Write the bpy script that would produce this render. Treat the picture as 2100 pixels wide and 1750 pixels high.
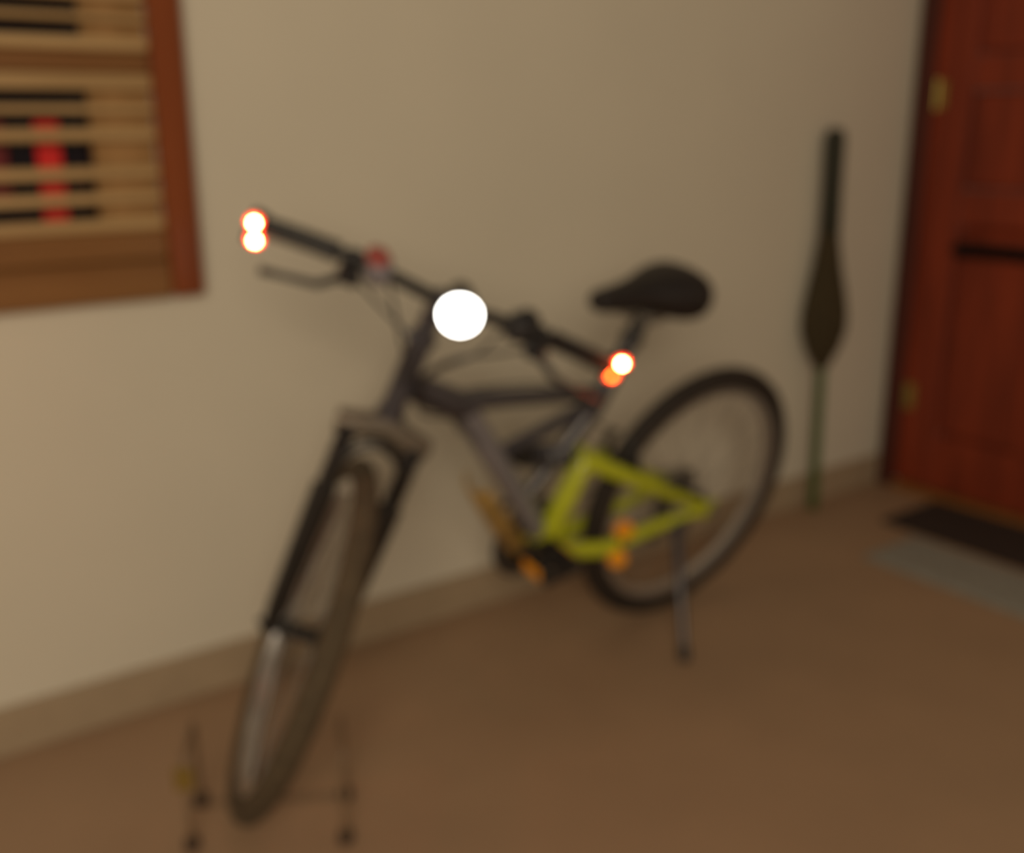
import bpy, bmesh, math, random
from mathutils import Vector, Matrix

for o in list(bpy.data.objects):
    bpy.data.objects.remove(o)
scene = bpy.context.scene
COL = scene.collection
rad = math.radians

# ------------------------------------------------------------------ camera
FPX, PITCH, ROLL, CAM_H, YAW = 2153.18, 0.2800089, -0.0049549, 1.18759, 0.623759
fw = Vector((0, math.cos(PITCH), -math.sin(PITCH)))
up = Vector((0, math.sin(PITCH), math.cos(PITCH)))
rt = Vector((1, 0, 0))
cr, sr = math.cos(ROLL), math.sin(ROLL)
rt2, up2 = rt * cr + up * sr, up * cr - rt * sr
TURN = Matrix.Rotation(-YAW, 3, 'Z')
cx, cy, cz = TURN @ rt2, TURN @ up2, TURN @ (-fw)
cam_data = bpy.data.cameras.new('camera')
cam = bpy.data.objects.new('camera', cam_data)
COL.objects.link(cam)
cam.matrix_world = Matrix(((cx.x, cy.x, cz.x, 0), (cx.y, cy.y, cz.y, 0), (cx.z, cy.z, cz.z, CAM_H), (0, 0, 0, 1)))
cam_data.sensor_fit = 'HORIZONTAL'
cam_data.sensor_width = 36.0
cam_data.lens = FPX / 2100 * 36.0
cam_data.clip_start = 0.05
cam_data.dof.use_dof = True            # the photograph is thrown out of focus (lens focused far too near)
cam_data.dof.focus_distance = 0.27
cam_data.dof.aperture_fstop = 6.8
scene.camera = cam

# ------------------------------------------------------------------ light and exposure
world = bpy.data.worlds.new('room_ambient')
scene.world = world
world.use_nodes = True
world.node_tree.nodes['Background'].inputs['Color'].default_value = (1.0, 0.80, 0.56, 1)
world.node_tree.nodes['Background'].inputs['Strength'].default_value = 0.13

ld = bpy.data.lights.new('room_lamp', 'POINT')       # the room's bulb, behind the camera
ld.shadow_soft_size = 0.80
ld.energy = 258
ld.color = (1.0, 0.835, 0.60)
lamp = bpy.data.objects.new('room_lamp', ld)
COL.objects.link(lamp)
lamp.location = (-1.15, -1.6, 2.0)

scene.view_settings.view_transform = 'Standard'
scene.view_settings.look = 'None'
scene.view_settings.exposure = 0.0
scene.view_settings.gamma = 1.0
scene.view_settings.use_curve_mapping = False

# ------------------------------------------------------------------ materials
def new_mat(name):
    m = bpy.data.materials.new(name)
    m.use_nodes = True
    return m, m.node_tree, m.node_tree.nodes['Principled BSDF']

def surf(name, col, rough=0.5, metal=0.0, vary=0.12, scale=30.0, bump=0.0, coat=0.0):
    m, nt, b = new_mat(name)
    n = nt.nodes
    tc = n.new('ShaderNodeTexCoord')
    no = n.new('ShaderNodeTexNoise')
    no.inputs['Scale'].default_value = scale
    no.inputs['Detail'].default_value = 4
    nt.links.new(tc.outputs['Object'], no.inputs['Vector'])
    r = n.new('ShaderNodeValToRGB')
    r.color_ramp.elements[0].position, r.color_ramp.elements[1].position = 0.3, 0.7
    r.color_ramp.elements[0].color = (*[c * (1 - vary) for c in col], 1)
    r.color_ramp.elements[1].color = (*[min(1, c * (1 + vary)) for c in col], 1)
    nt.links.new(no.outputs['Fac'], r.inputs['Fac'])
    nt.links.new(r.outputs['Color'], b.inputs['Base Color'])
    b.inputs['Roughness'].default_value = rough
    b.inputs['Metallic'].default_value = metal
    b.inputs['Coat Weight'].default_value = coat
    if bump:
        bp = n.new('ShaderNodeBump')
        bp.inputs['Strength'].default_value = bump
        bp.inputs['Distance'].default_value = 0.004
        nt.links.new(no.outputs['Fac'], bp.inputs['Height'])
        nt.links.new(bp.outputs['Normal'], b.inputs['Normal'])
    return m

def wood(name, dark, light, along='X', rough=0.35, scale=1.0):
    m, nt, b = new_mat(name)
    n = nt.nodes
    tc = n.new('ShaderNodeTexCoord')
    mp = n.new('ShaderNodeMapping')
    s = {'X': (2, 26, 26), 'Y': (26, 2, 26), 'Z': (26, 26, 2)}[along]
    mp.inputs['Scale'].default_value = [v * scale for v in s]
    no = n.new('ShaderNodeTexNoise')
    no.inputs['Scale'].default_value = 1.0
    no.inputs['Detail'].default_value = 6
    no.inputs['Distortion'].default_value = 0.6
    nt.links.new(tc.outputs['Object'], mp.inputs['Vector'])
    nt.links.new(mp.outputs['Vector'], no.inputs['Vector'])
    r = n.new('ShaderNodeValToRGB')
    r.color_ramp.elements[0].position, r.color_ramp.elements[1].position = 0.35, 0.65
    r.color_ramp.elements[0].color = (*dark, 1)
    r.color_ramp.elements[1].color = (*light, 1)
    nt.links.new(no.outputs['Fac'], r.inputs['Fac'])
    nt.links.new(r.outputs['Color'], b.inputs['Base Color'])
    b.inputs['Roughness'].default_value = rough
    bp = n.new('ShaderNodeBump')
    bp.inputs['Strength'].default_value = 0.15
    bp.inputs['Distance'].default_value = 0.002
    nt.links.new(no.outputs['Fac'], bp.inputs['Height'])
    nt.links.new(bp.outputs['Normal'], b.inputs['Normal'])
    return m

def glow(name, col, strength):
    m, nt, b = new_mat(name)
    b.inputs['Base Color'].default_value = (*[min(1, c) for c in col], 1)
    b.inputs['Emission Color'].default_value = (*col, 1)
    b.inputs['Emission Strength'].default_value = strength
    return m

def plastic_clear(name, col, rough=0.25, trans=0.6):
    m, nt, b = new_mat(name)
    b.inputs['Base Color'].default_value = (*col, 1)
    b.inputs['Roughness'].default_value = rough
    b.inputs['Transmission Weight'].default_value = trans
    b.inputs['IOR'].default_value = 1.2
    return m

M_WALL = surf('wall_paint', (0.70, 0.655, 0.56), 0.85, vary=0.02, scale=3.0, bump=0.05)
M_BASE = surf('skirting_tile', (0.40, 0.31, 0.215), 0.4, vary=0.06, scale=12)
M_FLOOR = surf('floor_screed', (0.39, 0.255, 0.160), 0.6, vary=0.05, scale=4.0, bump=0.03)
M_WIN_FRAME = wood('window_wood_red', (0.20, 0.045, 0.010), (0.28, 0.070, 0.018), 'Z', 0.28)
M_WIN_RAIL = wood('window_wood_brown', (0.20, 0.085, 0.025), (0.27, 0.125, 0.04), 'X', 0.35)
M_WIN_STILE = wood('window_wood_stile', (0.30, 0.16, 0.055), (0.40, 0.22, 0.085), 'Z', 0.4)
M_SLAT = wood('window_slat_tan', (0.40, 0.255, 0.115), (0.52, 0.345, 0.165), 'X', 0.42)
M_PANE = surf('dark_glass', (0.012, 0.008, 0.014), 0.12, vary=0.05)
M_RED = surf('bright_red_reflection', (0.75, 0.02, 0.02), 0.4, vary=0.1)  # colour of the red lamp reflection in the pane
M_RED_DK = surf('dark_red_reflection', (0.16, 0.008, 0.012), 0.5, vary=0.2)  # dimmer part of that reflection, as a solid colour
M_DOOR = wood('door_wood', (0.17, 0.020, 0.004), (0.28, 0.036, 0.008), 'Z', 0.65)
M_DOOR_DK = wood('door_casing_wood', (0.055, 0.007, 0.003), (0.085, 0.012, 0.005), 'Z', 0.65)
M_SILL = wood('threshold_wood', (0.24, 0.09, 0.02), (0.32, 0.13, 0.03), 'Y', 0.4)
M_BRASS = surf('brass', (0.45, 0.33, 0.10), 0.35, 0.9)
M_IRON = surf('black_iron', (0.012, 0.008, 0.008), 0.5, 0.6)
M_BLACK = surf('black_plastic', (0.014, 0.012, 0.013), 0.45)
M_RUBBER = surf('tyre_rubber', (0.024, 0.017, 0.014), 0.75, vary=0.2, scale=60, bump=0.3)
M_DUSTY = surf('dusty_tyre_rubber', (0.085, 0.060, 0.034), 0.85, vary=0.25, scale=40, bump=0.3)
M_SADDLE = surf('saddle_vinyl', (0.012, 0.008, 0.009), 0.5, vary=0.2, bump=0.1)
M_FRAME_LIT = surf('frame_toplit_grey', (0.25, 0.245, 0.28), 0.35, 0.2, vary=0.05, coat=0.4)  # frame colour lightened for the top light on the down tube
M_FRAME_DK = surf('frame_charcoal_paint', (0.060, 0.056, 0.070), 0.35, 0.2, vary=0.06, coat=0.4)
M_LIME = surf('lime_green_paint', (0.50, 0.55, 0.018), 0.38, 0.0, vary=0.06, coat=0.3)
M_ALU = surf('brushed_aluminium', (0.62, 0.60, 0.60), 0.32, 0.85, vary=0.05)
M_STEEL = surf('dull_steel', (0.30, 0.29, 0.28), 0.4, 0.8)
M_FORK = surf('fork_black_paint', (0.016, 0.013, 0.012), 0.4, 0.1)
M_SHIFT_DK = surf('black_shifter', (0.02, 0.018, 0.02), 0.4)
M_CROWN = surf('fork_crown_grey', (0.16, 0.13, 0.10), 0.4, 0.4)
M_AMBER = surf('amber_reflector', (0.95, 0.36, 0.01), 0.2, coat=0.6)
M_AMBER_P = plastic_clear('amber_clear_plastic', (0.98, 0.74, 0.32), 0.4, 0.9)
M_SHIFT = surf('grey_shifter', (0.20, 0.18, 0.20), 0.5, 0.2)
M_SHIFT_RED = surf('red_shift_dial', (0.34, 0.07, 0.06), 0.5)
M_LED = glow('red_led', (1.0, 0.16, 0.05), 330)
M_LED_HALO = glow('red_halo', (1.0, 0.06, 0.01), 3.0)  # glow added to give each LED a red halo
M_LED_LO = glow('red_led_weak', (1.0, 0.07, 0.008), 45)
M_HEAD = glow('white_led_lens', (1.0, 0.97, 0.90), 14)
M_GREEN = surf('green_pole_paint', (0.045, 0.10, 0.018), 0.5)
M_BRISTLE = surf('dark_bristles', (0.050, 0.035, 0.014), 0.9, vary=0.4, scale=90, bump=0.5)
M_SLEEVE = surf('dark_sleeve', (0.022, 0.022, 0.012), 0.7)
M_STAND = surf('brown_wire_paint', (0.20, 0.13, 0.075), 0.55)
M_FOOT = surf('dark_brown_rubber', (0.06, 0.036, 0.024), 0.7)
M_TAG = surf('olive_tag', (0.20, 0.125, 0.02), 0.6)
M_MAT_GREY = surf('grey_mat_pile', (0.30, 0.29, 0.26), 0.95, vary=0.25, scale=80, bump=0.6)
M_MAT_DK = surf('dark_mat_pile', (0.035, 0.020, 0.016), 0.95, vary=0.3, scale=80, bump=0.6)

# ------------------------------------------------------------------ mesh helpers
class MB:
    """Collects shapes; build() links them as one mesh object."""
    def __init__(self):
        self.v, self.f = [], []

    def add(self, vs, fs):
        b = len(self.v)
        self.v += [Vector(v) for v in vs]
        self.f += [[i + b for i in f] for f in fs]
        return self

    def box(self, x0, x1, y0, y1, z0, z1, c=0.0):
        """box with chamfered edges"""
        if c <= 0:
            vs = [(x, y, z) for x in (x0, x1) for y in (y0, y1) for z in (z0, z1)]
            return self.add(vs, [(0, 1, 3, 2), (4, 6, 7, 5), (0, 4, 5, 1), (2, 3, 7, 6), (0, 2, 6, 4), (1, 5, 7, 3)])
        bm = bmesh.new()
        bmesh.ops.create_cube(bm, size=1)
        for v in bm.verts:
            v.co = Vector(((x0 + x1) / 2 + v.co.x * (x1 - x0), (y0 + y1) / 2 + v.co.y * (y1 - y0), (z0 + z1) / 2 + v.co.z * (z1 - z0)))
        bmesh.ops.bevel(bm, geom=bm.edges[:], offset=c, segments=1, affect='EDGES')
        bm.verts.index_update()
        self.add([v.co.copy() for v in bm.verts], [[v.index for v in f.verts] for f in bm.faces])
        bm.free()
        return self

    def tube(self, pts, r, n=10, closed=False, cap=True, flat=1.0):
        """sweep a circle along pts; r is a number or one radius per point"""
        P = [Vector(p) for p in pts]
        k = len(P)
        rs = r if isinstance(r, (list, tuple)) else [r] * k
        tang = []
        for i in range(k):
            a = P[(i - 1) % k] if closed or i > 0 else P[i]
            b = P[(i + 1) % k] if closed or i < k - 1 else P[i]
            tang.append((b - a).normalized())
        t0 = tang[0]
        ref = Vector((0, 1, 0)) if abs(t0.y) < 0.9 else Vector((0, 0, 1))
        u = (ref - t0 * ref.dot(t0)).normalized()
        vs, fs = [], []
        for i in range(k):
            t = tang[i]
            u = (u - t * u.dot(t)).normalized()
            w = t.cross(u)
            for j in range(n):
                a = 2 * math.pi * j / n
                vs.append(P[i] + (u * math.cos(a) + w * math.sin(a) * flat) * rs[i])
        m = k if closed else k - 1
        for i in range(m):
            for j in range(n):
                a, b = i * n + j, i * n + (j + 1) % n
                c, d = ((i + 1) % k) * n + (j + 1) % n, ((i + 1) % k) * n + j
                fs.append((a, b, c, d))
        if cap and not closed:
            fs.append(tuple(range(n - 1, -1, -1)))
            fs.append(tuple((k - 1) * n + j for j in range(n)))
        return self.add(vs, fs)

    def lathe(self, prof, n=24, origin=(0, 0, 0), axis=(0, 0, 1), flute=0.0, nf=0):
        """revolve (radius, height) pairs about axis through origin"""
        ax_ = Vector(axis).normalized()
        ref = Vector((0, 1, 0)) if abs(ax_.y) < 0.9 else Vector((1, 0, 0))
        u = (ref - ax_ * ref.dot(ax_)).normalized()
        w = ax_.cross(u)
        o_ = Vector(origin)
        vs, fs = [], []
        for r, h in prof:
            for j in range(n):
                a = 2 * math.pi * j / n
                q = r * (1 + flute * math.cos(nf * a)) if nf else r
                vs.append(o_ + ax_ * h + (u * math.cos(a) + w * math.sin(a)) * q)
        for i in range(len(prof) - 1):
            for j in range(n):
                fs.append((i * n + j, i * n + (j + 1) % n, (i + 1) * n + (j + 1) % n, (i + 1) * n + j))
        fs.append(tuple(range(n - 1, -1, -1)))
        fs.append(tuple((len(prof) - 1) * n + j for j in range(n)))
        return self.add(vs, fs)

    def ring(self, c, R_, prof, n=72):
        """closed profile (radial offset, sideways) swept round a wheel in the XZ plane at centre c"""
        k = len(prof)
        vs, fs = [], []
        for i in range(n):
            a = 2 * math.pi * i / n
            for dr, dy in prof:
                vs.append((c[0] + (R_ + dr) * math.cos(a), c[1] + dy, c[2] + (R_ + dr) * math.sin(a)))
        for i in range(n):
            for j in range(k):
                fs.append((i * k + j, i * k + (j + 1) % k, ((i + 1) % n) * k + (j + 1) % k, ((i + 1) % n) * k + j))
        return self.add(vs, fs)

    def prism(self, poly, y0, y1):
        """polygon in XZ extruded along Y"""
        k = len(poly)
        vs = [(x, y0, z) for x, z in poly] + [(x, y1, z) for x, z in poly]
        fs = [tuple(range(k)), tuple(range(2 * k - 1, k - 1, -1))]
        fs += [(i, i + k, (i + 1) % k + k, (i + 1) % k) for i in range(k)]
        return self.add(vs, fs)

    def map(self, fn):
        self.v = [fn(v) for v in self.v]
        return self

    def build(self, name, m, parent=None, smooth=True, sub=0):
        me = bpy.data.meshes.new(name)
        me.from_pydata([tuple(v) for v in self.v], [], self.f)
        me.validate()
        bm = bmesh.new()
        bm.from_mesh(me)
        bmesh.ops.recalc_face_normals(bm, faces=bm.faces[:])
        bm.to_mesh(me)
        bm.free()
        me.materials.append(m)
        if smooth:
            for p in me.polygons:
                p.use_smooth = True
            try:
                me.set_sharp_from_angle(angle=rad(40))
            except Exception:
                pass
        ob = bpy.data.objects.new(name, me)
        COL.objects.link(ob)
        if parent:
            ob.parent = parent
        if sub:
            md = ob.modifiers.new('subd', 'SUBSURF')
            md.levels = md.render_levels = sub
        return ob

def box(name, m, parent, *a, c=0.0):
    return MB().box(*a, c=c).build(name, m, parent, smooth=False)

def thing(name, label, cat, loc=(0, 0, 0), rot=(0, 0, 0), group=None):
    e = bpy.data.objects.new(name, None)
    COL.objects.link(e)
    e.location, e.rotation_euler = loc, rot
    e.empty_display_size = 0.1
    e['label'], e['category'] = label, cat
    if group:
        e['group'] = group
    return e

def struct(o):
    o['kind'] = 'structure'
    return o

# ------------------------------------------------------------------ the room
WY = 2.0535           # plane of the long wall
WX = 3.03             # plane of the wall with the door
struct(box('floor', M_FLOOR, None, -3.2, WX + 0.15, -2.5, WY + 0.15, -0.1, 0.0))
# long wall with an opening for the window
OX0, OX1, OZ0, OZ1 = -0.20, 0.652, 0.945, 2.0
wl = MB()
wl.box(-3.2, OX0, WY, WY + 0.15, 0, 2.7)
wl.box(OX1, WX + 0.15, WY, WY + 0.15, 0, 2.7)
wl.box(OX0, OX1, WY, WY + 0.15, 0, OZ0)
wl.box(OX0, OX1, WY, WY + 0.15, OZ1, 2.7)
struct(wl.build('wall_back', M_WALL, None, smooth=False))
struct(box('baseboard_back', M_BASE, None, -3.2, WX - 0.001, WY - 0.012, WY - 0.0005, 0, 0.103, c=0.003))
# wall with the door: opening DY0..DY1
DY0, DY1, DZ = 1.10, 1.995, 2.05
wr = MB()
wr.box(WX, WX + 0.15, DY1, WY - 0.0005, 0, 2.7)
wr.box(WX, WX + 0.15, -2.5, DY0, 0, 2.7)
wr.box(WX, WX + 0.15, DY0, DY1, DZ, 2.7)
struct(wr.build('wall_right', M_WALL, None, smooth=False))
struct(box('baseboard_right', M_BASE, None, WX - 0.012, WX - 0.0005, -2.5, DY0 - 0.06, 0, 0.103, c=0.003))

# ------------------------------------------------------------------ slatted wooden window
win = thing('window_1', 'slatted wooden window with tan slats in a red-brown frame', 'window', (0.255, WY, 0.871))
del win['category']
struct(win)
wloc = Matrix.Translation(-win.location)
def wbox(name, m, x0, x1, y0, y1, z0, z1, c=0.003, parent=None):
    mb = MB().box(x0, x1, y0, y1, z0, z1, c=c)
    mb.map(lambda v: wloc @ v)
    return mb.build(name, m, parent or win, smooth=False)
wbox('frame_board', M_WIN_FRAME, OX1, 0.712, WY - 0.040, WY - 0.0005, 0.871, 2.06, 0.006)
wbox('frame_board', M_WIN_FRAME, -0.262, OX0, WY - 0.040, WY - 0.0005, 0.871, 2.06, 0.006)
wbox('frame_board', M_WIN_RAIL, OX0 + 0.001, OX1 - 0.001, WY - 0.040, WY - 0.0005, 2.0, 2.06, 0.006)
wbox('window_sill', M_WIN_RAIL, OX0 + 0.001, OX1 - 0.001, WY - 0.038, WY - 0.0005, 0.871, 0.944, 0.006)
wbox('bottom_rail', M_WIN_RAIL, OX0 + 0.0003, OX1 - 0.0003, WY - 0.028, WY + 0.02, 0.9455, 1.000, 0.004)
wbox('stile', M_WIN_STILE, 0.540, OX1 - 0.0003, WY - 0.004, WY + 0.02, 1.002, 1.998, 0.003)
wbox('stile', M_WIN_STILE, OX0 + 0.002, -0.09, WY - 0.004, WY + 0.02, 1.002, 1.998, 0.003)
pane = wbox('pane', M_PANE, OX0 + 0.001, OX1 - 0.001, WY + 0.040, WY + 0.046, 0.95, 1.999, 0.0)
wbox('red_reflection', M_RED, 0.448, 0.492, WY + 0.026, WY + 0.039, 1.0, 1.20, 0.004)  # red light mirrored in the glass, built as solid strips
wbox('red_reflection', M_RED_DK, 0.30, 0.40, WY + 0.026, WY + 0.039, 1.06, 1.20, 0.004)
for z0, z1 in ((1.001, 1.024), (1.051, 1.070), (1.096, 1.117), (1.163, 1.185), (1.211, 1.225), (1.251, 1.279),
               (1.319, 1.341), (1.367, 1.380), (1.404, 1.430), (1.476, 1.498), (1.524, 1.540), (1.564, 1.59),
               (1.632, 1.654), (1.680, 1.694), (1.718, 1.744), (1.79, 1.812), (1.838, 1.854), (1.878, 1.904)):
    wbox('slat', M_SLAT, OX0 + 0.0003, OX1 - 0.0003, WY - 0.022, WY - 0.0045, z0, z1, 0.003)
for z0, z1 in ((1.281, 1.317), (1.592, 1.630), (1.906, 1.998)):
    wbox('cross_rail', M_WIN_RAIL, OX0 + 0.0003, OX1 - 0.0003, WY - 0.014, WY - 0.0045, z0, z1, 0.003)

# ------------------------------------------------------------------ wooden door in the right-hand wall
door = thing('door_1', 'dark red-brown panelled wooden door with an iron bolt', 'door', (WX, (DY0 + DY1) / 2, 0))
del door['category']
struct(door)
dloc = Matrix.Translation(-door.location)
def dbox(name, m, x0, x1, y0, y1, z0, z1, c=0.003, parent=None):
    mb = MB().box(x0, x1, y0, y1, z0, z1, c=c)
    mb.map(lambda v: dloc @ v)
    return mb.build(name, m, parent or door, smooth=False)
dbox('door_casing', M_DOOR_DK, WX - 0.022, WX - 0.0005, DY1 - 0.012, DY1 + 0.046, 0.0, DZ + 0.055, 0.005)
dbox('door_casing', M_DOOR_DK, WX - 0.022, WX - 0.0005, DY0 - 0.055, DY0 + 0.012, 0.0, DZ + 0.055, 0.005)
dbox('door_casing', M_DOOR_DK, WX - 0.022, WX - 0.0005, DY0 + 0.013, DY1 - 0.013, DZ - 0.012, DZ + 0.055, 0.005)
dbox('threshold', M_SILL, WX - 0.035, WX + 0.06, DY0 + 0.014, DY1 - 0.014, 0.0, 0.022, 0.005)
LX0, LX1 = WX + 0.0005, WX + 0.0405
for ya, yb in ((DY1 - 0.135, DY1 - 0.001), (DY0 + 0.001, DY0 + 0.135)):
    dbox('stile', M_DOOR, LX0, LX1, ya, yb, 0.026, DZ - 0.014, 0.005)
ym = (DY0 + DY1) / 2
dbox('stile', M_DOOR, LX0, LX1, ym - 0.05, ym + 0.05, 0.21, DZ - 0.15, 0.005)
for za, zb in ((0.026, 0.208), (0.88, 0.99), (1.28, 1.38), (DZ - 0.148, DZ - 0.014)):
    for ya, yb in (((DY0 + 0.136, DY1 - 0.136),) if za < 0.1 or za > 1.8 else ((DY0 + 0.136, ym - 0.051), (ym + 0.051, DY1 - 0.136))):
        dbox('rail', M_DOOR, LX0, LX1, ya, yb, za, zb, 0.005)
for za, zb in ((0.21, 0.878), (0.992, 1.278), (1.382, DZ - 0.15)):
    for ya, yb in ((DY0 + 0.137, ym - 0.052), (ym + 0.052, DY1 - 0.137)):
        dbox('panel', M_DOOR, LX0 + 0.016, LX1 - 0.006, ya, yb, za, zb, 0.012)
for z in (0.32, 1.27, 1.80):
    h = MB().tube([(WX - 0.001, DY1 - 0.022, z - 0.045), (WX - 0.001, DY1 - 0.022, z + 0.045)], 0.007, 10)
    h.box(WX - 0.004, WX + 0.0035, DY1 - 0.055, DY1 - 0.022, z - 0.04, z + 0.04)
    h.map(lambda v: dloc @ v).build('hinge', M_BRASS, door)
lt = MB().tube([(WX - 0.012, DY1 - 0.14, 0.812), (WX - 0.012, DY1 - 0.50, 0.812)], 0.011, 10)
lt.box(WX - 0.004, WX + 0.004, DY1 - 0.50, DY1 - 0.14, 0.79, 0.834, 0.002)
lt.box(WX - 0.024, WX + 0.004, DY1 - 0.20, DY1 - 0.16, 0.79, 0.834, 0.004)
lt.box(WX - 0.024, WX + 0.004, DY1 - 0.47, DY1 - 0.43, 0.79, 0.834, 0.004)
lt.tube([(WX - 0.018, DY1 - 0.30, 0.812), (WX - 0.045, DY1 - 0.30, 0.812)], [0.007, 0.011], 10)
lt.map(lambda v: dloc @ v).build('bolt', M_IRON, door)

# ------------------------------------------------------------------ the bicycle
LEAN, BYAW = 0.244776, 3.807982 - YAW
bike = thing('bicycle', 'grey mountain bike with lime green rear arm and glowing lights, leaning on its kickstand', 'bicycle',
             (1.74416, 1.77824, 0.0010), (-LEAN, 0.0004, BYAW))
R, WB, STEER = 0.335, 1.07809, 1.045096
HA = rad(70)
AX = Vector((-math.cos(HA), 0, math.sin(HA)))       # steering axis, up
AF = Vector((math.sin(HA), 0, math.cos(HA)))        # forward, square to it
HUB = Vector((WB, 0, R))
O = HUB - AF * 0.045
SM = Matrix.Rotation(STEER, 3, AX)
def steer(v):
    return SM @ (v - O) + O
def on_axis(z, fwd=0.0, side=0.0):
    return O + AX * ((z - O.z) / AX.z) + AF * fwd + Vector((0, side, 0))
Y = Vector((0, 1, 0))

def wheel(c, name, turn, tyre_mat, hub_w, tr):
    """rim with tyre, tread, spokes, hub and reflector as its children"""
    t = turn
    rim = MB().ring(c, 0.283, [(0.010, -0.0125), (0.010, 0.0125), (0.002, 0.0135), (-0.016, 0.009), (-0.018, 0), (-0.016, -0.009), (0.002, -0.0135)])
    rim = rim.map(t).build(name, M_ALU, bike)
    prof = []
    for k in range(14):
        a = 2 * math.pi * k / 14
        prof.append((tr * math.cos(a), tr * math.sin(a)))
    MB().ring(c, R - tr - 0.0030, prof, 96).map(t).build('tyre', tyre_mat, rim)
    kn = MB()
    for k in range(64):
        for s in (-1, 1):
            a = 2 * math.pi * (k + (0.5 if s > 0 else 0)) / 64
            da = 0.034
            vs = []
            for rr in (R - 0.0060, R):
                for aa in (a - da, a + da):
                    for yy in (0.0015 * s, 0.011 * s):
                        q = rr - (0.0030 if abs(yy) > 0.01 else 0)
                        vs.append((c[0] + q * math.cos(aa), c[1] + yy, c[2] + q * math.sin(aa)))
            kn.add(vs, [(0, 1, 3, 2), (4, 6, 7, 5), (0, 4, 5, 1), (2, 3, 7, 6), (0, 2, 6, 4), (1, 5, 7, 3)])
    kn.map(t).build('tread_knobs', tyre_mat, rim, smooth=False)['kind'] = 'stuff'
    sp = MB()
    for k in range(32):
        s = 1 if k % 2 else -1
        a = 2 * math.pi * k / 32
        ah = a + (0.9 if (k // 2) % 2 else -0.9)
        sp.tube([(c[0] + 0.021 * math.cos(ah), c[1] + s * hub_w * 0.5, c[2] + 0.021 * math.sin(ah)),
                 (c[0] + 0.274 * math.cos(a), c[1] + s * 0.002, c[2] + 0.274 * math.sin(a))], 0.0011, 5)
    sp.map(t).build('spokes', M_STEEL, rim)['kind'] = 'stuff'
    hw = hub_w * 0.5
    hb = MB().lathe([(0.006, -hw - 0.022), (0.011, -hw - 0.02), (0.013, -hw - 0.006), (0.025, -hw - 0.003), (0.025, -hw + 0.002), (0.014, -hw + 0.008),
                     (0.013, hw - 0.008), (0.025, hw - 0.002), (0.025, hw + 0.003), (0.013, hw + 0.006), (0.011, hw + 0.02), (0.006, hw + 0.022)], 20, c, (0, 1, 0))
    hb.map(t).build('hub', M_BLACK, rim)
    return rim

ident = lambda v: Vector(v)
wheel((0, 0, R), 'rear_wheel', ident, M_RUBBER, 0.06, 0.0260)
wheel((WB, 0, R), 'front_wheel', steer, M_DUSTY, 0.06, 0.0235)

# fork
fork = MB()
for s in (-1, 1):
    top, bot = on_axis(0.690, 0.022, 0.062 * s), HUB + Y * 0.058 * s + AF * 0.004
    mid = top.lerp(bot, 0.30)
    fork.tube([mid, top.lerp(bot, 0.34), top.lerp(bot, 0.9), bot - AX * 0.012], [0.0225, 0.0225, 0.019, 0.014], 14)
    fork.box(bot.x - 0.014, bot.x + 0.014, bot.y - 0.006, bot.y + 0.006, bot.z - 0.02, bot.z + 0.02, 0.003)
arch = []
for k in range(13):
    a = math.pi * k / 12
    arch.append(on_axis(0.590, 0.052, 0) + Y * 0.060 * math.cos(a) + AX * 0.095 * math.sin(a) ** 0.7)
fork.tube(arch, 0.009, 8)
fork = fork.map(steer).build('fork', M_FORK, bike)
for s in (-1, 1):
    top, bot = on_axis(0.690, 0.022, 0.062 * s), HUB + Y * 0.058 * s + AF * 0.004
    pts = [top.lerp(bot, t / 16 * 0.32) for t in range(17)]
    MB().tube(pts, [0.0185 if k % 2 else 0.0145 for k in range(17)], 12).map(steer).build('rubber_boot', M_BLACK, fork)
    MB().lathe([(0.006, 0), (0.013, 0.002), (0.013, 0.008), (0.007, 0.011), (0.006, 0.018)], 14, HUB + Y * s * 0.064, Y * s).map(steer).build('axle_nut', M_BLACK, fork)
crown = MB()
ca, cb = on_axis(0.688, 0.012, -0.085), on_axis(0.688, 0.012, 0.085)
crown.tube([ca, on_axis(0.691, 0.014, -0.05), on_axis(0.702, 0.004, 0), on_axis(0.691, 0.014, 0.05), cb], [0.020, 0.024, 0.027, 0.024, 0.020], 12)
crown.map(steer).build('fork_crown', M_CROWN, fork)

# frame
HT0, HT1 = on_axis(0.722), on_axis(0.865)
fr = MB()
fr.tube([HT0 - AX * 0.004, HT0 + AX * 0.012, HT0 + AX * 0.014, HT1 - AX * 0.014, HT1 - AX * 0.012, HT1 + AX * 0.004], [0.026, 0.026, 0.0215, 0.0215, 0.026, 0.026], 18)
fr.tube([(0.858, 0, 0.775), (0.80, 0, 0.742), (0.715, 0, 0.704)], [0.026, 0.030, 0.027], 14)
fr.tube([(0.735, 0, 0.720), (0.62, 0, 0.706), (0.50, 0, 0.690), (0.375, 0, 0.674)], [0.021, 0.018, 0.017, 0.017], 14)
fr.tube([(0.316, 0, 0.790), (0.350, 0, 0.715), (0.389, 0, 0.639), (0.455, 0, 0.553), (0.535, 0, 0.458)], [0.0185, 0.0195, 0.022, 0.018, 0.015], 14)
fr.tube([(0.378, 0, 0.655), (0.49, 0, 0.622), (0.628, 0, 0.586)], [0.018, 0.015, 0.013], 12)
frame = fr.build('frame', M_FRAME_DK, bike)
dt = MB().tube([(0.722, 0, 0.702), (0.695, 0, 0.657), (0.585, 0, 0.510), (0.475, 0, 0.358), (0.448, 0, 0.308)], [0.027, 0.026, 0.025, 0.025, 0.023], 16)
dt.build('down_tube', M_FRAME_LIT, frame)
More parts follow.
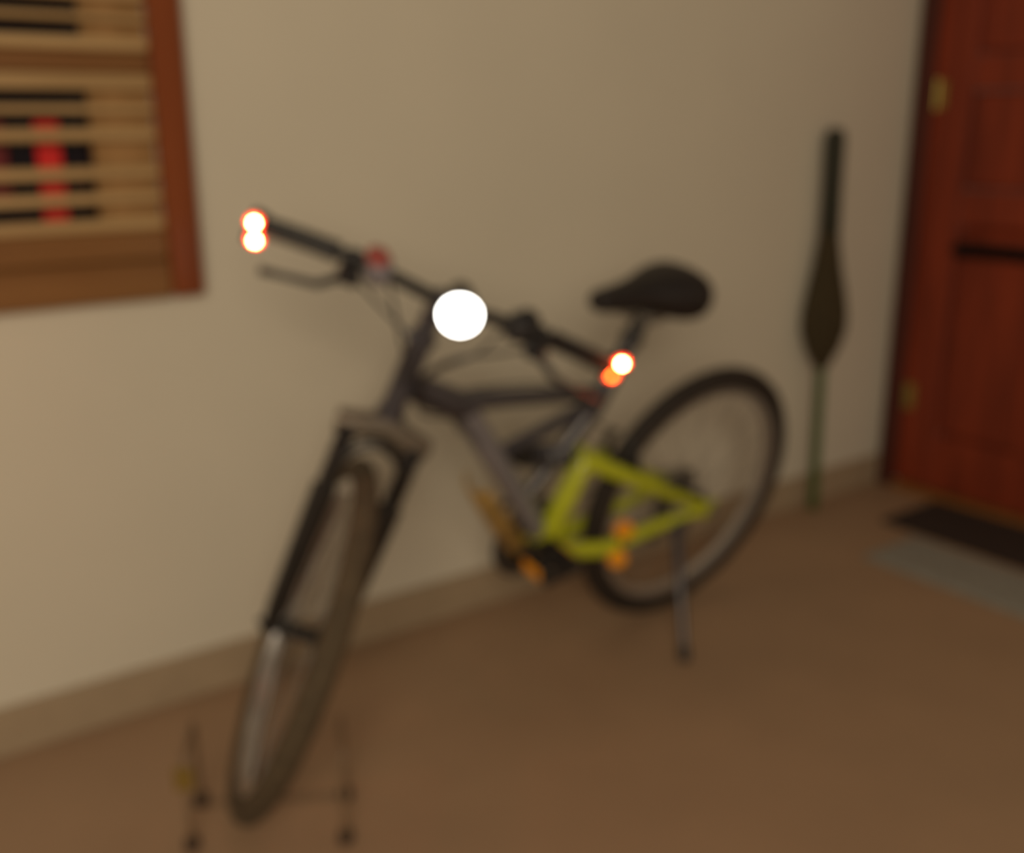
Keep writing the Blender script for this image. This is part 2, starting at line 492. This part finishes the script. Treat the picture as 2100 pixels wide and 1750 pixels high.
MB().lathe([(0.018, -0.04), (0.024, -0.038), (0.024, 0.038), (0.018, 0.04)], 20, (0.443, 0, 0.30), (0, 1, 0)).build('bottom_bracket', M_BLACK, frame)
MB().tube([(0.322, 0, 0.778), (0.313, 0, 0.798)], 0.024, 16).build('seat_clamp', M_BLACK, frame)

# rear shock with coil
sa, sb = Vector((0.402, 0, 0.532)), Vector((0.575, 0, 0.568))
shock = MB().tube([sa, sa.lerp(sb, 0.5), sa.lerp(sb, 0.52), sb], [0.010, 0.010, 0.016, 0.016], 12)
shock.lathe([(0.012, -0.02), (0.016, -0.018), (0.016, 0.018), (0.012, 0.02)], 14, sa, Y)
shock.lathe([(0.012, -0.02), (0.016, -0.018), (0.016, 0.018), (0.012, 0.02)], 14, sb, Y)
shock = shock.build('rear_shock', M_BLACK, bike)
sd = (sb - sa).normalized()
su = sd.cross(Y).normalized()
coil = []
for k in range(97):
    a = 2 * math.pi * k / 14
    coil.append(sa + sd * (0.022 + 0.13 * k / 96) + (Y * math.cos(a) + su * math.sin(a)) * 0.0235)
MB().tube(coil, 0.0042, 6).build('coil_spring', M_FRAME_DK, shock)

# lime swing arm
A_, B_, C_ = Vector((0.405, 0, 0.533)), Vector((0.484, 0, 0.326)), Vector((0.0, 0, 0.335))
sw = MB()
for s in (-1, 1):
    a, b, c = A_ + Y * (0.020 + 0.003 * s), B_ + Y * (0.022 + 0.003 * s), C_ + Y * 0.066 * s
    sw.tube([a + Vector((0.006, 0, 0.012)), a, a.lerp(b, 0.5), b, b + Vector((0.006, 0, -0.012))], [0.014, 0.021, 0.022, 0.022, 0.014], 12)
    sw.tube([a, a.lerp(c, 0.25) + Y * 0.030 * s + Vector((0, 0, 0.006)), a.lerp(c, 0.6) + Y * 0.012 * s, c], [0.021, 0.018, 0.015, 0.011], 12)
    sw.tube([b, b.lerp(c, 0.3) + Y * 0.026 * s - Vector((0, 0, 0.016)), b.lerp(c, 0.65) + Y * 0.010 * s - Vector((0, 0, 0.006)), c], [0.021, 0.018, 0.015, 0.011], 12)
    sw.box(c.x - 0.022, c.x + 0.022, c.y - 0.004, c.y + 0.004, c.z - 0.026, c.z + 0.02, 0.003)
sw.box(0.382, 0.427, -0.03, 0.03, 0.516, 0.550, 0.008)
sw.box(0.467, 0.502, -0.03, 0.03, 0.310, 0.344, 0.008)
swing = sw.build('swing_arm', M_LIME, bike)
swing['label'] = 'lime green rear swing arm'
for s in (-1, 1):
    MB().lathe([(0.006, 0), (0.013, 0.002), (0.013, 0.009), (0.007, 0.012), (0.006, 0.02)], 14, C_ + Y * s * 0.070, Y * s).build('axle_nut', M_STEEL, swing)
sr_ = MB().box(0.287, 0.299, 0.074, 0.079, 0.268, 0.385, 0.002).build('reflector_bracket', M_BLACK, swing, smooth=False)
for zc in (0.364, 0.288):
    rfl = MB().lathe([(0.022, 0), (0.023, 0.003), (0.021, 0.008), (0.010, 0.010)], 20, (0.300, 0.079, zc), (0.55, 0.8, 0.1))
    rfl.build('side_reflector', M_AMBER, swing)['label'] = 'round amber side reflector'
# rear rim brake on the upper stays
for s in (-1, 1):
    br = MB().tube([(0.262, 0.058 * s, 0.455), (0.268, 0.052 * s, 0.49), (0.276, 0.040 * s, 0.535), (0.284, 0.012 * s, 0.558)], [0.010, 0.011, 0.009, 0.006], 8)
    br.box(0.236, 0.29, 0.018 * s - 0.006, 0.018 * s + 0.006, 0.492, 0.508, 0.003)
    br.build('brake_arm', M_BLACK, bike)

# drivetrain (wall side)
CY = -0.052
cw = MB()
n = 44
pts = []
for k in range(2 * n):
    a = math.pi * k / n
    r_ = 0.088 if k % 2 else 0.082
    pts.append((0.443 + r_ * math.cos(a), 0.30 + r_ * math.sin(a)))
cw.prism(pts, CY - 0.002, CY + 0.002)
chainring = cw.build('chainring', M_BLACK, bike, smooth=False)
MB().lathe([(0.095, -0.002), (0.101, -0.001), (0.101, 0.001), (0.095, 0.002)], 40, (0.443, CY - 0.008, 0.30), (0, 1, 0)).build('chain_guard', M_BLACK, chainring)
cas = MB()
for k in range(7):
    cas.lathe([(0.055 - 0.0048 * k, 0), (0.055 - 0.0048 * k, 0.0022)], 32, (0, -0.030 - 0.0045 * k, R), (0, -1, 0))
cas.build('cassette', M_STEEL, bike)
der = MB().tube([(0.0, -0.075, R - 0.02), (-0.006, -0.082, 0.285), (0.012, -0.070, 0.245), (0.030, -0.055, 0.20)], [0.008, 0.013, 0.011, 0.009], 8)
der.lathe([(0.022, -0.004), (0.022, 0.004)], 16, (0.030, -0.05, 0.195), (0, 1, 0))
der.lathe([(0.022, -0.004), (0.022, 0.004)], 16, (0.010, -0.05, 0.255), (0, 1, 0))
der.build('rear_derailleur', M_BLACK, bike)
ch = []
for k in range(13):
    a = math.pi * (0.5 - k / 12)
    ch.append((0.443 + 0.088 * math.cos(a), CY, 0.30 + 0.088 * math.sin(a)))
ch += [(0.25, -0.051, 0.195), (0.045, -0.05, 0.178), (0.028, -0.05, 0.173), (0.012, -0.05, 0.185), (0.012, -0.05, 0.21), (0.032, -0.05, 0.245), (0.028, -0.05, 0.27), (0.0, -0.05, 0.276)]
ch += [(-0.035, -0.05, 0.30), (-0.046, -0.05, 0.335), (-0.030, -0.05, 0.365), (0.0, -0.05, 0.38), (0.2, -0.051, 0.388)]
MB().tube(ch, 0.0042, 6, closed=True).build('chain', M_STEEL, bike)
for s, ang in ((1, rad(38)), (-1, rad(218))):
    e = Vector((math.cos(ang), 0, math.sin(ang)))
    b0 = Vector((0.443, 0.068 * s, 0.30))
    b1 = b0 + e * 0.165 + Y * 0.012 * s
    MB().tube([b0 - e * 0.018, b0, b1, b1 + e * 0.014], [0.010, 0.015, 0.011, 0.009], 10, flat=0.8).build('crank_arm', M_BLACK, bike)
    pc = b1 + Y * 0.062 * s
    pd = MB()
    pd.tube([b1, b1 + Y * 0.11 * s], 0.007, 8)
    tl = rad(-8)
    tx, tz = Vector((math.cos(tl), 0, math.sin(tl))), Vector((-math.sin(tl), 0, math.cos(tl)))
    def pbox(mb, x0, x1, y0, y1, z0, z1, pc=pc, tx=tx, tz=tz):
        t_ = MB().box(x0, x1, y0, y1, z0, z1, c=0.003)
        t_.map(lambda v: pc + tx * v.x + Y * v.y + tz * v.z)
        mb.add(t_.v, t_.f)
    pbox(pd, 0.030, 0.044, -0.050, 0.050, -0.013, 0.013)
    pbox(pd, -0.044, -0.030, -0.050, 0.050, -0.013, 0.013)
    pbox(pd, -0.030, 0.030, 0.036, 0.050, -0.012, 0.012)
    pbox(pd, -0.030, 0.030, -0.050, -0.036, -0.012, 0.012)
    pbox(pd, -0.032, 0.032, -0.014, 0.014, -0.012, 0.012)
    ped = pd.build('pedal', M_BLACK, bike, smooth=False)
    for d in (-1, 1):
        rf = MB()
        pbox(rf, 0.044 * d - 0.003, 0.044 * d + 0.004, -0.026, 0.026, -0.0125, 0.0125)
        rf.build('pedal_reflector', M_AMBER, ped, smooth=False)['label'] = 'amber pedal reflector'

# amber light on the wall, built as an added guard under the down tube
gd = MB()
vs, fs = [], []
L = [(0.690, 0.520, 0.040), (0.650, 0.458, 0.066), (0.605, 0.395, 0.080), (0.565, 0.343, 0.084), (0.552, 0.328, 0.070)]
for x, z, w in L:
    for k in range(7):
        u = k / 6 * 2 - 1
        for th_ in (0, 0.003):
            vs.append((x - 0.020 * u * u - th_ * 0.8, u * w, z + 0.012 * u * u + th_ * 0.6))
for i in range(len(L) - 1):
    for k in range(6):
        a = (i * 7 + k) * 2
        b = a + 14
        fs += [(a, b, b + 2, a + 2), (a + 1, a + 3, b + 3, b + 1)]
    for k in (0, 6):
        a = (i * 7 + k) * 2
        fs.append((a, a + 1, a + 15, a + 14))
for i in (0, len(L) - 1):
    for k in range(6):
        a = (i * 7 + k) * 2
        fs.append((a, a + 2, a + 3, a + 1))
gd.add(vs, fs).build('amber_light_sheet', M_AMBER_P, bike)
sheet = bpy.data.objects['amber_light_sheet']
sheet['label'] = 'amber light patch built as a plastic guard'
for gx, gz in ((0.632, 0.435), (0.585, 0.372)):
    MB().tube([(gx, 0, gz), (gx - 0.075, 0, gz + 0.036)], [0.006, 0.008], 8).build('sheet_bracket', M_BLACK, sheet)

# kickstand
ks = MB().tube([(0.104, 0.070, 0.315), (0.106, 0.080, 0.285), (0.135, 0.150, 0.185), (0.168, 0.226, 0.080), (0.1715, 0.235, 0.068)], [0.016, 0.013, 0.010, 0.009, 0.009], 10)
ks.box(0.080, 0.130, 0.060, 0.084, 0.296, 0.332, 0.004)
ks = ks.build('kickstand', M_FRAME_DK, bike)
MB().lathe([(0.010, 0), (0.014, 0.004), (0.013, 0.034), (0.009, 0.036)], 12, (0.1722, 0.2375, 0.0625), Vector((-0.006, -0.016, 0.024)).normalized()).build('rubber_foot', M_BLACK, ks)

# saddle
MB().tube([(0.324, 0, 0.774), (0.286, 0, 0.858)], 0.018, 14).build('seat_post', M_BLACK, bike)
sd_ = []
for t, w, zt, zb in ((0.0, 0.052, 0.915, 0.862), (0.07, 0.084, 0.934, 0.836), (0.2, 0.092, 0.938, 0.828), (0.38, 0.076, 0.931, 0.838), (0.55, 0.044, 0.919, 0.860),
                     (0.75, 0.031, 0.910, 0.860), (0.93, 0.028, 0.904, 0.858), (1.0, 0.020, 0.898, 0.866)):
    sd_.append((0.165 + 0.283 * t, w, zt, zb))
sm = MB()
n = 16
vs, fs = [], []
for x, w, zt, zb in sd_:
    for j in range(n):
        a = 2 * math.pi * j / n
        ca_, sa_ = math.cos(a), math.sin(a)
        vs.append((x, w * abs(ca_) ** 0.75 * (1 if ca_ > 0 else -1), (zt + zb) / 2 + (zt - zb) / 2 * abs(sa_) ** 0.8 * (1 if sa_ > 0 else -1)))
for i in range(len(sd_) - 1):
    for j in range(n):
        fs.append((i * n + j, i * n + (j + 1) % n, (i + 1) * n + (j + 1) % n, (i + 1) * n + j))
fs += [tuple(range(n - 1, -1, -1)), tuple((len(sd_) - 1) * n + j for j in range(n))]
saddle = sm.add(vs, fs).build('saddle', M_SADDLE, bike, sub=1)
for s in (-1, 1):
    MB().tube([(0.190, 0.045 * s, 0.860), (0.235, 0.024 * s, 0.838), (0.335, 0.022 * s, 0.840), (0.420, 0.010 * s, 0.876)], 0.004, 8).build('saddle_rail', M_STEEL, saddle)
MB().box(0.262, 0.312, -0.030, 0.030, 0.828, 0.850, 0.004).build('saddle_clamp', M_STEEL, saddle, smooth=False)

# stem and handlebar
BC = on_axis(0.93915, 0.08636)
stem = MB().tube([HT1 + AX * 0.005, on_axis(0.915), on_axis(0.930)], [0.018, 0.018, 0.016], 14)
stem.tube([on_axis(0.910), on_axis(0.924, 0.045), BC], [0.016, 0.016, 0.018], 12)
stem.lathe([(0.019, -0.024), (0.021, -0.022), (0.021, 0.022), (0.019, 0.024)], 18, BC, Y)
stem.map(steer).build('stem', M_FRAME_DK, bike)
END = Vector((-0.0283, 0.321, -0.0109))
def bar_pt(y):
    s = 1 if y > 0 else -1
    t = abs(y) / 0.326
    k = max(0.0, (t - 0.12) / 0.88)
    return BC + Vector((END.x * k ** 1.3, y, END.z * t + 0.012 * math.sin(math.pi * min(1, t))))
hbar = MB().tube([bar_pt(-0.308 + 0.616 * k / 28) for k in range(29)], 0.0112, 12).map(steer).build('handlebar', M_BLACK, bike)
for s in (-1, 1):
    pts = [bar_pt(s * (0.190 + 0.122 * k / 16)) for k in range(17)]
    MB().tube(pts, [0.0185] + [0.0160 + 0.0012 * (k % 2) for k in range(15)] + [0.0185], 14).map(steer).build('grip', M_BLACK, bike)
    # brake lever and clamp
    c0 = bar_pt(s * 0.165)
    bl = MB().lathe([(0.013, -0.012), (0.017, -0.011), (0.017, 0.011), (0.013, 0.012)], 14, c0, Y)
    bl.tube([c0, c0 + Vector((0.024, 0.006 * s, -0.014))], [0.012, 0.014], 10)
    bl.box(c0.x + 0.012, c0.x + 0.042, c0.y - 0.018, c0.y + 0.018, c0.z - 0.030, c0.z - 0.004, 0.005)
    bl = bl.map(steer).build('brake_body', M_BLACK, bike)
    p0 = c0 + Vector((0.038, 0.012 * s, -0.020))
    MB().tube([p0, p0 + Vector((0.022, 0.03 * s, -0.014)), p0 + Vector((0.020, 0.085 * s, -0.024)), p0 + Vector((0.026, 0.118 * s, -0.026))], [0.008, 0.007, 0.006, 0.0075], 8).map(steer).build('brake_lever', M_BLACK, bl)
    # gear shifter
    c1 = bar_pt(s * 0.125) - Vector((0, 0, 0.008))
    sh = MB().lathe([(0.014, -0.020), (0.024, -0.017), (0.026, 0), (0.024, 0.017), (0.014, 0.020)], 16, c1 + Vector((0.006, 0, 0.010)), Y)
    sh = sh.map(steer).build('gear_shifter', M_SHIFT if s < 0 else M_SHIFT_DK, bike)
    MB().lathe([(0.020, 0), (0.020, 0.006), (0.014, 0.010)], 16, c1 + Vector((0.008, 0.008 * s, 0.031)), (0.35, 0, 1)).map(steer).build('shift_dial', M_SHIFT_RED if s < 0 else M_SHIFT_DK, sh)
    # light on the bar end: two LEDs one above the other
    be = BC + Vector((END.x, 0.321 * s, END.z + 0.008 * s))
    hz = 0.020
    lb = MB().box(be.x - 0.014, be.x + 0.010, be.y - 0.014, be.y + 0.014, be.z - hz - 0.009, be.z + hz + 0.009, c=0.005)
    lb.tube([bar_pt(s * 0.306), be], 0.010, 10)
    lb = lb.map(steer).build('bar_end_light', M_BLACK, bike)
    for k, dz in enumerate((0.0145, -0.0145)):
        MB().lathe([(0.0125, -0.001), (0.0125, 0.001), (0.0105, 0.0025)], 20, be + Vector((0.010, (0.005 if s < 0 else -0.002) * (1 if k else -1), dz)), (1, 0, 0)).map(steer).build('red_halo', M_LED_HALO, lb)  # added glowing disc that forms the halo behind the LED
        mled = M_LED_LO if (s > 0 and k == 1) else M_LED
        cc = be + Vector((0.0122, (0.005 if s < 0 else -0.002) * (1 if k else -1), dz))
        MB().lathe([(0.0055, 0), (0.0052, 0.003), (0.0040, 0.0050), (0.0014, 0.0060)], 16, cc, (1, 0, 0)).map(steer).build('led', mled, lb)['label'] = 'glowing red LED'

# front lamp beside the stem
HL = BC + Vector((0.035, 0.012, 0.026))
hd = MB().lathe([(0.012, -0.045), (0.020, -0.040), (0.024, -0.02), (0.033, 0.018), (0.0345, 0.030), (0.0315, 0.030)], 24, HL, (1, 0, 0))
hd.tube([bar_pt(0.030), HL + Vector((-0.02, 0, 0))], 0.012, 10)
hd.lathe([(0.013, -0.012), (0.018, -0.011), (0.018, 0.011), (0.013, 0.012)], 14, bar_pt(0.038), Y)
hd = hd.map(steer).build('front_lamp', M_BLACK, bike)
MB().lathe([(0.0315, 0.0305), (0.0305, 0.038), (0.026, 0.046), (0.016, 0.052), (0.004, 0.054)], 24, HL, (1, 0, 0)).map(steer).build('lamp_lens', M_HEAD, hd)['label'] = 'blazing white lamp lens'

# cables
def cable(p, r=0.0028):
    pts = []
    P = [Vector(q) for q in p]
    for i in range(len(P) - 1):                       # Catmull-Rom
        a, b, c, d = P[max(0, i - 1)], P[i], P[i + 1], P[min(len(P) - 1, i + 2)]
        for k in range(8):
            t = k / 8
            pts.append(0.5 * ((2 * b) + (c - a) * t + (2 * a - 5 * b + 4 * c - d) * t * t + (3 * b - a - 3 * c + d) * t ** 3))
    pts.append(P[-1])
    MB().tube(pts, r, 6).build('cable', M_BLACK, bike)
for s in (-1, 1):
    c0 = bar_pt(s * 0.165) + Vector((0.032, -0.016 * s, -0.018))
    cable([steer(c0), steer(c0 + Vector((0.030, -0.05 * s, -0.012))), steer(BC + Vector((0.075, 0.035 * s, -0.05))), steer(on_axis(0.80, 0.06, 0.01 * s)),
           Vector((0.82, 0.030 * s, 0.742)), Vector((0.74, 0.024 * s, 0.728))])
    c1 = bar_pt(s * 0.10) + Vector((0.010, 0, -0.010))
    cable([steer(c1), steer(c1 + Vector((0.05, -0.03 * s, -0.03))), steer(on_axis(0.82, 0.08, 0.02 * s)), Vector((0.85, 0.035 * s, 0.735)), Vector((0.76, 0.030 * s, 0.70)), Vector((0.70, 0.028 * s, 0.63))])
cable([(0.74, -0.024, 0.728), (0.55, -0.020, 0.714), (0.40, -0.024, 0.66), (0.35, -0.02, 0.59), (0.285, -0.01, 0.562)], 0.0025)

# ------------------------------------------------------------------ broom standing against the wall
bl_tilt = (rad(-0.9), rad(-0.4), 0)
broom = thing('broom', 'dark tapered broom on a slim green pole against the wall', 'broom', (2.615, WY - 0.060, 0.004), bl_tilt)
MB().lathe([(0.009, 0.0), (0.0145, 0.006), (0.0145, 0.62), (0.010, 0.63)], 14).build('pole', M_GREEN, broom)
MB().lathe([(0.014, 0.455), (0.030, 0.475), (0.058, 0.525), (0.076, 0.580), (0.076, 0.63), (0.066, 0.69), (0.050, 0.76), (0.038, 0.83), (0.031, 0.88)], 48, flute=0.06, nf=16).map(lambda v: Vector((v.x, v.y * 0.72, v.z))).build('bristle_head', M_BRISTLE, broom)
MB().lathe([(0.026, 0.865), (0.030, 0.875), (0.029, 1.0), (0.030, 1.14), (0.024, 1.165), (0.010, 1.17)], 20).build('sleeve', M_SLEEVE, broom)

# ------------------------------------------------------------------ low wire stand at the front wheel
st = thing('wheel_stand', 'low brown wire stand around the front wheel of the bicycle', 'stand', (0.60, 1.60, 0))
sl = Matrix.Translation(-st.location)
pL0, pR0 = Vector((0.446, 1.562, 0)), Vector((0.667, 1.423, 0))
back = Vector((0.055, 0.11, 0))
def rod(name, pts, r=0.0050, m=M_STAND, parent=None):
    return MB().tube([sl @ Vector(p) for p in pts], r, 8).build(name, m, parent or st)
H_ = Vector((0, 0, 0.17))
Z1 = Vector((0, 0, 0.0095))
for q in (pL0, pR0):
    rod('hoop', [q + Z1, q + H_ * 0.9, q + H_ + back * 0.06, q + H_ + back * 0.94, q + H_ * 0.9 + back, q + Z1 + back])
rod('base_bar', [pL0 + Z1 * 0.6 + back, pR0 + Z1 * 0.6 + back], 0.004)
for q in (pL0, pR0, pL0 + back, pR0 + back):
    MB().lathe([(0.012, 0), (0.014, 0.003), (0.013, 0.018), (0.007, 0.021)], 14, sl @ q).build('rubber_foot', M_FOOT, st)
tg = MB().box(-0.016, 0.016, -0.003, 0.003, -0.022, 0.022, 0.002)
tp = pL0 + H_ * 0.84
tg.map(lambda v: sl @ (tp + Matrix.Rotation(-0.55, 3, 'Z') @ (v + Vector((0.0, -0.0098, 0))))).build('tag', M_TAG, st, smooth=False)['label'] = 'olive tag'

# ------------------------------------------------------------------ mats by the door
def mat(name, label, m, x0, x1, y0, y1, h):
    e = thing(name, label, 'mat', ((x0 + x1) / 2, (y0 + y1) / 2, 0.0))
    hx, hy = (x1 - x0) / 2, (y1 - y0) / 2
    box('pile', m, e, -hx + 0.012, hx - 0.012, -hy + 0.012, hy - 0.012, 0.0005, h, c=0.003)
    b = MB()
    for a in ((-hx, hx, -hy, -hy + 0.0115), (-hx, hx, hy - 0.0115, hy), (-hx, -hx + 0.0115, -hy + 0.012, hy - 0.012), (hx - 0.0115, hx, -hy + 0.012, hy - 0.012)):
        b.box(*a, 0.0005, h * 0.8, 0.002)
    b.build('border', m, e, smooth=False)
mat('floor_mat', 'narrow pale grey floor mat lying alongside a dark doormat', M_MAT_GREY, 2.42, 2.66, 0.50, 1.66, 0.010)
mat('doormat', 'dark brown doormat at the foot of the wooden door', M_MAT_DK, 2.70, 2.99, 0.95, 1.80, 0.014)
